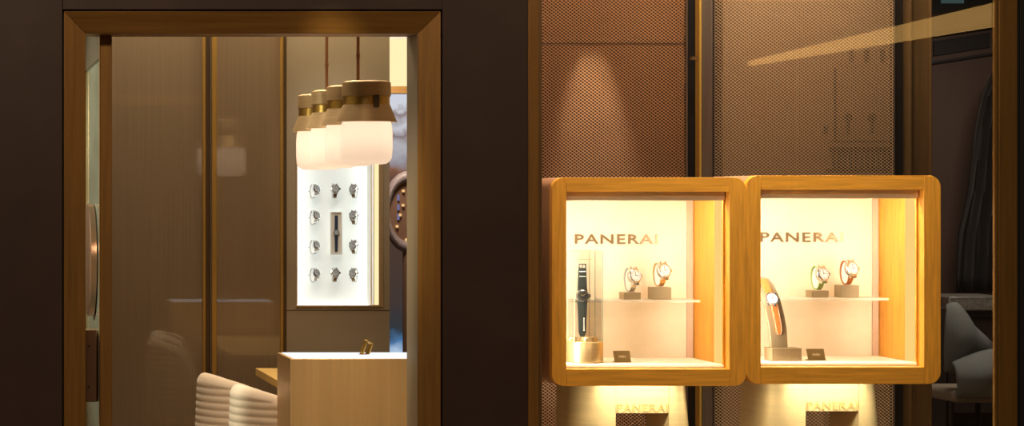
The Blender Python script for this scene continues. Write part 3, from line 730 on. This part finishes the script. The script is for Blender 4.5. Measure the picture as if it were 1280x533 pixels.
side = ('left display box', 'right display box')
for bi, B in enumerate((B1, B2)):
    zsh = Z(374.8, 7.88) + B['oz'] + .0008
    Ds = 7.89
    for wi, (bx0, bx1, btop, wc) in enumerate(((777, 798, 366, 788), (813, 836, 359.5, 824.5))):
        x0_, x1_ = X(bx0, Ds) + B['ox'], X(bx1, Ds) + B['ox']; zt4 = zsh + (374.8 - btop) * Ds / F
        nm = ('low', 'tall')[wi]
        tag(obj('watch_block', MB().box(x0_, x1_, Ds - D0 - .028, Ds - D0 + .03, zsh, zt4), 'brass_blk', bevel=.001),
            '%s satin brass block on the shelf of the %s' % (nm, side[bi]), 'block', 'brass blocks on the shelves')
        strap = (('steel', 'steelgold'), ('strap_lg', 'strap_t'))[bi][wi]
        lab = (('steel watch on the low block in the left display box', 'steel watch with golden clasp on the tall block in the left display box'),
               ('watch with pale green strap on the low block in the right display box', 'watch with tan strap on the tall block in the right display box'))[bi][wi]
        w = make_watch('wrist_watch', lab, strap, 'dialw', 'watches on the shelves', loc=(X(wc, Ds) + B['ox'], Ds - D0, zt4 - .0005), tilt=14)
        w.rotation_euler = (0, 0, .35); w.scale = (1.2,) * 3

# glass case with a hanging strap watch (left box)
Dv = 7.74; k = Dv / F
cz = B1['z0'] + 5 * DB / F + .0005
cx = X(731, Dv); cy = Dv - D0
t = thing('watch_case', 'clear glass case with round brass base in the left display box', 'glass case', (cx, cy, cz))
rb = 22 * k
obj('base', MB().lathe([(rb - .003, cz), (rb, cz + .003), (rb, cz + 25 * k), (rb - .002, cz + 26 * k)], (cx, cy, 0), 64), 'brass', t, smooth=True)
zb1 = cz + 26 * k
for (dx_, r_) in ((4, 10.5), (-16, 6)):
    q = MB().lathe([(r_ * k, zb1), (r_ * k, zb1 + 4.5 * k), (r_ * k - .001, zb1 + 5.5 * k)], (cx + dx_ * k, cy, 0), 32)
    for s_ in range(9):
        a = 2 * PI * s_ / 9; q.box(cx + dx_ * k + r_ * k * math.cos(a) - .002, cx + dx_ * k + r_ * k * math.cos(a) + .002, cy + r_ * k * math.sin(a) - .002, cy + r_ * k * math.sin(a) + .002, zb1, zb1 + 4 * k)
    obj('dial_knob', q, 'brass', t, smooth=True)
ztp = Z(314, Dv)
hw, hd = 17.5 * k, .045
gb = MB().ring([(cx - hw, cy - hd), (cx + hw, cy - hd), (cx + hw, cy + hd), (cx - hw, cy + hd)], [(cx - hw + .003, cy - hd + .003), (cx + hw - .003, cy - hd + .003), (cx + hw - .003, cy + hd - .003), (cx - hw + .003, cy + hd - .003)], zb1, ztp, 'z')
gb.box(cx - hw, cx + hw, cy - hd, cy + hd, ztp, ztp + .003)
obj('glass_cover', gb, 'caseglass', t)
ge = MB()
for sx in (-1, 1):
    for sy in (-1, 1):
        if sx == -1 and sy == -1: pass
        ge.box(cx + sx * hw - .0013, cx + sx * hw + .0013, cy + sy * hd - .0013, cy + sy * hd + .0013, zb1, ztp)
obj('glass_edge', ge, pbr('green_glass_edge', (.36, .42, .26), .2, coat=1), t)
hk = MB().box(cx - 9 * k, cx + 9 * k, cy - .001, cy + .001, Z(325, Dv), Z(324, Dv)).cyl((cx + 7 * k, cy + .012, zb1), (cx + 7 * k, cy + .012, ztp), .0014, 8)
obj('hanging_wire', hk, pbr('pale_wire', (.6, .5, .3), .3, .5), t)
xs = cx - 3.5 * k; zc0 = Z(370, Dv)
t = thing('strap_watch', 'dark green strapped watch hanging upright inside the glass case', 'watch', (xs, cy, Z(421, Dv)), None)
ys = cy - .004
lo = [(xs - 6 * k, zc0 - 6 * k), (xs - 4.6 * k, Z(416, Dv)), (xs - 2.5 * k, Z(421, Dv)), (xs + 2.5 * k, Z(421, Dv)), (xs + 4.6 * k, Z(416, Dv)), (xs + 6 * k, zc0 - 6 * k)]
hi = [(xs - 6 * k, zc0 + 6 * k), (xs - 4.8 * k, Z(336, Dv)), (xs + 4.8 * k, Z(336, Dv)), (xs + 6 * k, zc0 + 6 * k)]
obj('strap', MB().prism(lo, ys - .003, ys + .003), 'strap_g', t, bevel=.001)
obj('strap', MB().prism(hi, ys - .003, ys + .003), 'strap_g', t, bevel=.001)
stt = MB()
for q in range(8): stt.box(xs + 1.0 * k, xs + 2.4 * k, ys - .0036, ys - .003, Z(399 + q * 2.1, Dv), Z(397.7 + q * 2.1, Dv))
stt.box(xs - 4 * k, xs + 4 * k, ys - .0036, ys - .003, Z(340, Dv), Z(339, Dv)).box(xs - 4 * k, xs + 4 * k, ys - .0036, ys - .003, Z(346, Dv), Z(345.3, Dv))
obj('stitching', stt, 'stitch', t)
obj('buckle', MB().ring(rrect(xs - 4.8 * k, xs + 4.8 * k, Z(337, Dv), Z(330, Dv), .004, 4), rrect(xs - 3.3 * k, xs + 3.3 * k, Z(335, Dv), Z(331.5, Dv), .002, 4), ys - .002, ys + .002).box(xs - .001, xs + .001, ys - .003, ys, Z(336, Dv), Z(330.5, Dv)), 'steel', t)
cs = MB().lathe([(7.6 * k, .005), (8.3 * k, .002), (8.3 * k, -.004), (7.6 * k, -.008), (6.4 * k, -.009), (6.4 * k, -.007)], (xs, ys, zc0), 40, 'y').box(xs + 8 * k, xs + 10 * k, ys - .004, ys + .003, zc0 - 2 * k, zc0 + 2 * k)
cs_ = obj('case', cs, 'steel', t, smooth=True)
obj('dial', MB().lathe([(6.5 * k, -.0068), (6.5 * k, -.0075)], (xs, ys, zc0), 32, 'y'), 'diald', cs_)
hh = MB()
for a, l_ in ((.9, 4.6), (-1.0, 3.4)): 
    q = MB().box(-.0009, .0009, -.0082, -.0077, 0, l_ * k); q.xf(Matrix.Translation((xs, ys, zc0)) @ Matrix.Rotation(a, 4, 'Y')); hh.add(q.v, q.f)
for s_ in range(12):
    q = MB().box(-.0006, .0006, -.0082, -.0077, 4.6 * k, 6 * k); q.xf(Matrix.Translation((xs, ys, zc0)) @ Matrix.Rotation(2 * PI * s_ / 12, 4, 'Y')); hh.add(q.v, q.f)
obj('hands', hh, 'gold_hand', cs_)

# brass name cards
def card(x0, x1, y0, y1, B, label):
    D_ = 7.73; zb = B['z0'] + 5 * DB / F + .0005; zt_ = zb + (y1 - y0) * D_ / F
    xa, xb = X(x0, D_), X(x1, D_); y = D_ - D0
    t = thing('name_card', label, 'name card', ((xa + xb) / 2, y, zb), 'brass name cards')
    sh = .002
    v = [(xa + sh, y, zb), (xb, y, zb), (xb - sh, y + .012, zt_), (xa - sh * .5, y + .012, zt_)]
    v += [(a, b + .004, c) for a, b, c in v]
    obj('plate', MB().add(v, [(0, 1, 2, 3), (4, 7, 6, 5), (0, 4, 5, 1), (1, 5, 6, 2), (2, 6, 7, 3), (3, 7, 4, 0)]), 'card', t)
    obj('foot', MB().box(xa, xb, y - .004, y + .022, zb, zb + .003), 'card', t)
    tm = text_mb('PANERAI', -.5, .5, -.5, .5, 0, 1)
    zc_ = (zb + zt_) / 2; xc_ = (xa + xb) / 2
    tm.v = [(xc_ + a * (xb - xa) * .42, y + .006 + c * .010 * .2 - .0008 + b * .0006, zc_ + c * (zt_ - zb) * .2) for a, b, c in tm.v]
    obj('lettering', tm, pbr('pale_letter', (.8, .65, .4), .4), t)
card(768, 789, 441, 455, B1, 'small dark brass name card on the cream floor of the left display box')
card(1010, 1032, 438.5, 452.5, B2, 'small dark brass name card on the cream floor of the right display box')

# curved stand with a tan strapped watch (right box)
Dk = 7.72; k = Dk / F
zf = B2['z0'] + 5 * DB / F + .0005
bx0, bx1 = X(961, Dk), X(998, Dk)
zblk = Z(435, Dk)
tag(obj('stand_block', MB().box(bx0, bx1, Dk - D0 - .03, Dk - D0 + .045, zf, zblk), 'brass_blk', bevel=.001), 'wide satin brass block carrying the curved watch stand in the right display box', 'block')
t = thing('watch_stand', 'curved bronze watch stand on the wide block in the right display box', 'stand', ((bx0 + bx1) / 2, Dk - D0, zblk))
# centre line in pixels (x, y, half width, depth offset)
spine = [(974.5, 435, 10.5, 0), (973.5, 425, 10.6, -.002), (971.8, 410, 11, -.005), (969.3, 395, 11, -.004), (966, 380, 11, 0), (962.5, 367, 11, .008), (959.0, 356, 10.5, .018), (955.5, 348.5, 9, .03), (952.5, 347, 6, .040)]
def ribbon(pts, f0, th, dx=0, wscale=1.0):
    rows = []
    for (x, y, hw_, dy) in pts:
        c = P(x + dx, y, Dk); hw2 = hw_ * k * wscale
        rows.append([(c.x - hw2, c.y + dy + f0, c.z), (c.x + hw2, c.y + dy + f0, c.z), (c.x + hw2, c.y + dy + f0 + th, c.z), (c.x - hw2, c.y + dy + f0 + th, c.z)])
    m_ = MB().grid(rows, True); n = len(rows)
    m_.f += [(0, 1, 2, 3), (4 * n - 4, 4 * n - 1, 4 * n - 2, 4 * n - 3)]; return m_
obj('curved_plate', ribbon(spine, 0, .014), 'brass_blk', t, bevel=.0015)
t = thing('strap_watch', 'tan leather strapped steel watch lying on the curved stand in the right display box', 'watch', P(967, 420, Dk))
low = [(967.3, 381, 4.9, 0), (969.6, 395, 4.7, -.004), (971.8, 408, 4.5, -.005), (972.8, 415, 3.8, -.004), (973.0, 418.5, 2.2, -.003)]
hig = [(962.0, 367, 5, .008), (959.0, 357, 4.8, .016), (956.5, 349.5, 4.6, .026)]
obj('strap', ribbon(low, -.006, .0055), 'strap_t', t, bevel=.001)
obj('strap', ribbon(hig, -.006, .0055), 'strap_t', t, bevel=.001)
sti = MB()
for i in range(len(low) - 1):
    (xa1, ya1, h1, d1), (xb1, yb1, h2, d2) = low[i], low[i + 1]
    for s_ in (-1, 1):
        a = P(xa1 + s_ * h1 * .75, ya1, Dk); b = P(xb1 + s_ * h2 * .75, yb1, Dk)
        sti.cyl((a.x, a.y + d1 - .0063, a.z), (b.x, b.y + d2 - .0063, b.z), .0005, 6)
obj('stitching', sti, 'stitch', t)
c = P(963.8, 374.5, Dk)
Rm = Matrix.Translation((c.x, c.y - .004, c.z)) @ Matrix.Rotation(math.radians(-26), 4, 'X') @ Matrix.Rotation(math.radians(12), 4, 'Y')
r0 = 8.3 * k
cs = MB().lathe([(r0 * .96, .006), (r0, .002), (r0, -.005), (r0 * .93, -.009), (r0 * .8, -.0095), (r0 * .8, -.008)], n=40, axis='y').box(r0, r0 + .005, -.006, .002, -.006, .006)
for sx in (-1, 1):
    for sz in (-1, 1): cs.prism([(sx * .009, sz * .017), (sx * .016, sz * .015), (sx * .0145, sz * .029), (sx * .0105, sz * .029)], -.005, .003)
cs_ = obj('case', cs.xf(Rm), 'steel', t, smooth=True)
obj('dial', MB().lathe([(r0 * .81, -.0078), (r0 * .81, -.0084)], n=32, axis='y').xf(Rm), 'dialw', cs_)
obj('hands', MB().box(-.0009, .0009, -.0092, -.0086, -.002, .014).box(-.002, .011, -.0092, -.0086, -.0009, .0009).xf(Rm), 'darker', cs_)

# ------------------------------------------------------------------ dark room to the right
DR = 15.2
yr = DR - D0
t = struct('wall_side_panel', 'dark brown panelled wall deep in the right room', 'wall', empty('wall_side_panel', (X(1210, DR), yr, 0)))
obj('panel', MB().box(X(1100, DR), X(1300, DR), yr, yr + .08, 0, 3.2), 'wallbrown', t)
def quad(pts, y0, y1, mat, nm, parent): obj(nm, MB().prism([(X(a, DR), Z(b, DR)) for a, b in pts], y0, y1), mat, parent)
quad([(1120, 84), (1250, 64), (1250, 67), (1120, 87)], yr - .03, yr, 'darker', 'cornice', t)
quad([(1120, 47), (1250, 28), (1250, 34), (1120, 53)], yr - .04, yr, 'dark', 'cornice', t)
quad([(1166, 52), (1236, 41), (1236, 59), (1166, 70)], yr - .02, yr, 'darker', 'recess', t)
quad([(1118, 0), (1250, 0), (1250, 6), (1118, 24)], yr - .04, yr, 'darker', 'beam', t)
struct('window_3', 'dim bluish high window in the right room', 'window', obj('w', MB().box(X(1172, DR), X(1200, DR), yr - .06, yr - .05, Z(5, DR), Z(-8, DR)), emis('dusk', (.10, .17, .16), .35)))
# draped dark curtain
cu = MB(); rows = []
outl = [(90, 1243, 1262), (120, 1229, 1262), (160, 1220, 1262), (200, 1215, 1262), (240, 1210, 1262), (270, 1203, 1262), (290, 1198, 1262), (320, 1196, 1262), (345, 1195, 1262), (366, 1194, 1262)]
for (y, xl, xr) in outl:
    row = []
    for q in range(41):
        u = q / 40; row.append((X(xl + (xr - xl) * u, 14.9), 14.9 - D0 + .05 * math.sin(u * 26 + y * .01) * (.3 + u), Z(y, 14.9)))
    rows.append(row)
cu.grid(rows)
o = obj('curtain', cu, 'darker', smooth=True); so = o.modifiers.new('thickness', 'SOLIDIFY'); so.thickness = .01
tag(o, 'dark draped curtain beside the right window jamb', 'curtain')
# grey long table and woven chair
zt5 = Z(371, 14.3)
t = thing('side_table', 'grey stone topped table behind the grey woven chair', 'table', (X(1215, 14.4), 14.4 - D0, 0))
obj('tabletop', MB().box(X(1186, 14.3), X(1262, 14.3), 14.3 - D0, 14.75 - D0, zt5 - .10, zt5), 'greytable', t, bevel=.01)
obj('cabinet_body', MB().box(X(1188, 14.3), X(1260, 14.3), 14.34 - D0, 14.72 - D0, .1, zt5 - .10), 'dark', t, bevel=.005)
obj('foot', MB().box(X(1190, 14.3), X(1258, 14.3), 14.4 - D0, 14.7 - D0, 0, .1), 'dark', t)
# chair: wide shell with high wing at the left sweeping down to the right
Dg = 13.6
t = thing('lounge_chair', 'grey woven lounge chair in the dark room right of the display boxes', 'chair', (X(1228, Dg), Dg - D0, 0))
def shell(pts_top, pts_bot, y0, bul, nm, mat):
    rows = []
    n = 24
    def interp(pts, u):
        q = u * (len(pts) - 1); i = min(int(q), len(pts) - 2); f = q - i
        return pts[i][0] * (1 - f) + pts[i + 1][0] * f, pts[i][1] * (1 - f) + pts[i + 1][1] * f
    for a in range(n + 1):
        u = a / n; tx, ty = interp(pts_top, u); bx_, by_ = interp(pts_bot, u); row = []
        for b in range(17):
            v = b / 16; xx = tx + (bx_ - tx) * v; yy = ty + (by_ - ty) * v
            row.append((X(xx, Dg), Dg - D0 + y0 - bul * math.sin(PI * v) ** .7 * math.sin(PI * min(1, u + .15)) , Z(yy, Dg)))
        rows.append(row)
    o = obj(nm, MB().grid(rows), mat, t, smooth=True); s_ = o.modifiers.new('thickness', 'SOLIDIFY'); s_.thickness = .05; s_.offset = 1; return o
shell([(1191, 387), (1200, 386), (1207, 395), (1216, 411), (1230, 424), (1262, 436)], [(1188, 461), (1196, 460), (1206, 456), (1220, 450), (1240, 444), (1262, 440)], .1, .12, 'backrest', 'grey_weave')
shell([(1188, 460), (1205, 453), (1222, 447), (1245, 441), (1268, 438)], [(1190, 488), (1205, 488), (1222, 488), (1245, 489), (1268, 490)], -.05, .15, 'arm', 'grey_weave')
sc_ = MB()
obj('seat', MB().box(X(1190, Dg), X(1270, Dg), Dg - D0 - .02, Dg - D0 + .5, Z(504, Dg), Z(488, Dg)), pbr('tan_seat', (.30, .24, .17), .8), t, bevel=.03, seg=4)
for xx in (1194, 1262):
    for yy in (.05, .42): obj('leg', MB().cyl((X(xx, Dg), Dg - D0 + yy, 0), (X(xx, Dg), Dg - D0 + yy, Z(503, Dg)), .018, 12), 'dark', t)
# second low seat edge and a red cushion glimpsed behind
tag(obj('low_cabinet', MB().box(X(1160, 14.3), X(1184, 14.3), 14.3 - D0, 14.6 - D0, 0, Z(384, 14.3)), 'dark', bevel=.01), 'dark low cabinet left of the grey woven chair', 'cabinet')
tag(obj('red_book', MB().box(X(1173, 14.35), X(1180, 14.35), 14.4 - D0, 14.5 - D0, Z(384, 14.3) , Z(366, 14.35)), 'redwood', bevel=.002), 'small upright red book on the dark low cabinet', 'book')

# ------------------------------------------------------------------ street side (mirrored in the shop window)
# lit canopy edge running away from the shop front on the other side of the pavement
xs_ = 6.7 ; 
v = [(xs_, -5.6, 2.69), (xs_, -10.1, 2.69), (xs_, -10.1, 2.73), (xs_, -5.6, 2.85)]
v2 = [(a + .05, b, c) for a, b, c in v]
t = thing('lit_canopy', 'long warm lit canopy edge mirrored as a slanting streak in the shop window', 'canopy', (xs_, -7.9, 0))
obj('light_band', MB().add(v + v2, [(0, 1, 2, 3), (4, 7, 6, 5), (0, 4, 5, 1), (1, 5, 6, 2), (2, 6, 7, 3), (3, 7, 4, 0)]), 'e_soffit', t)
obj('canopy_roof', MB().box(xs_ + .06, xs_ + .5, -10.2, -5.6, 2.72, 2.86), 'dark', t)
for yy in (-10.0, -5.8): obj('post', MB().cyl((xs_ + .35, yy, 0), (xs_ + .35, yy, 2.72), .03, 12), 'dark', t)

# ------------------------------------------------------------------ lights
area('street_fill', (-.5, -6.0, 4.4), (math.radians(52), 0, 0), 1.6, .6, 85, (1, .74, .50))  # two unseen lamps added so the facade frames are visible
area('street_fill', (4.2, -6.0, 4.4), (math.radians(52), 0, 0), 1.6, .6, 45, (1, .70, .45))
# counter room
area('cove_light', (X(250, DW), yw - .10, 3.1), (math.radians(4), 0, 0), 1.6, .06, 33, (1, .84, .50))
area('cove_light', (X(425, DW), yw - .35, 3.15), (0, 0, 0), .5, .1, 7, (1, .80, .52))
area('room_fill', (1.2, 1.2, 3.15), (0, 0, 0), .8, .8, 24, (1, .84, .64))  # added ceiling fill, since the pendants barely light the room
spot('cabinet_fill', (X(422, DW), yw - 1.1, 3.1), (X(422, DW), yw + .05, 1.75), 20, 26, .6, (1, 1, .98), .05)  # added spot to brighten the cabinet watches from the front
spot('chair_light', (1.0, .45, 3.1), (1.35, 1.55, .7), 85, 34, .6, (1, .86, .70), .05)
spot('counter_light', (1.2, -.62, 3.0), (1.6, .70, .52), 360, 22, .9, (1, .80, .50), .05)  # unseen spot added outside, placed to brighten the counter and miss the pendants
spot('door_fill', (-.9, .75, 2.2), (.53, .55, 1.6), 210, 60, .6, (.95, 1, .80), .1)  # added spot that only brightens the door glass
area('porthole_fill', (X(497, 12), 12 - D0, 2.6), (math.radians(40), 0, 0), .3, .3, 26, (1, .85, .7))  # added fill for the otherwise dark porthole disc
# screens
spot('screen_light', (X(738, 8.6), 8.42 - D0, 2.62), (X(742, 8.6), 8.62 - D0, 1.75), 75, 28, .9, (1, .90, .78), .01)
area('screen_wash', (X(770, 8.2), 8.2 - D0, 3.1), (math.radians(14), 0, 0), 1.0, .06, 6.5, (1, .76, .50))
area('screen_wash', (X(1010, 8.2), 8.2 - D0, 3.1), (math.radians(14), 0, 0), 1.0, .06, 18, (1, .84, .61))
spot('plinth_glow', P(690, 440, 8.3), P(694, 482, 8.62), 3, 24, .3, (.9, 1, .95), .01)
area('window_head_light', (X(960, 7.6), .11, 2.95), (math.radians(6), 0, 0), 1.7, .03, 20, (1, .78, .52), 80)
area('far_room_light', (6.9, 6.0, 3.15), (0, 0, 0), 1.0, 1.0, 38, (1, .86, .72))

w = bpy.data.worlds.new('night'); sc.world = w; w.use_nodes = True
bg = w.node_tree.nodes['Background']; bg.inputs[0].default_value = (1, .75, .55, 1); bg.inputs[1].default_value = .035
sc.view_settings.view_transform = 'Standard'; sc.view_settings.look = 'None'; sc.view_settings.gamma = 1
sc.view_settings.exposure = 0; sc.view_settings.use_curve_mapping = False
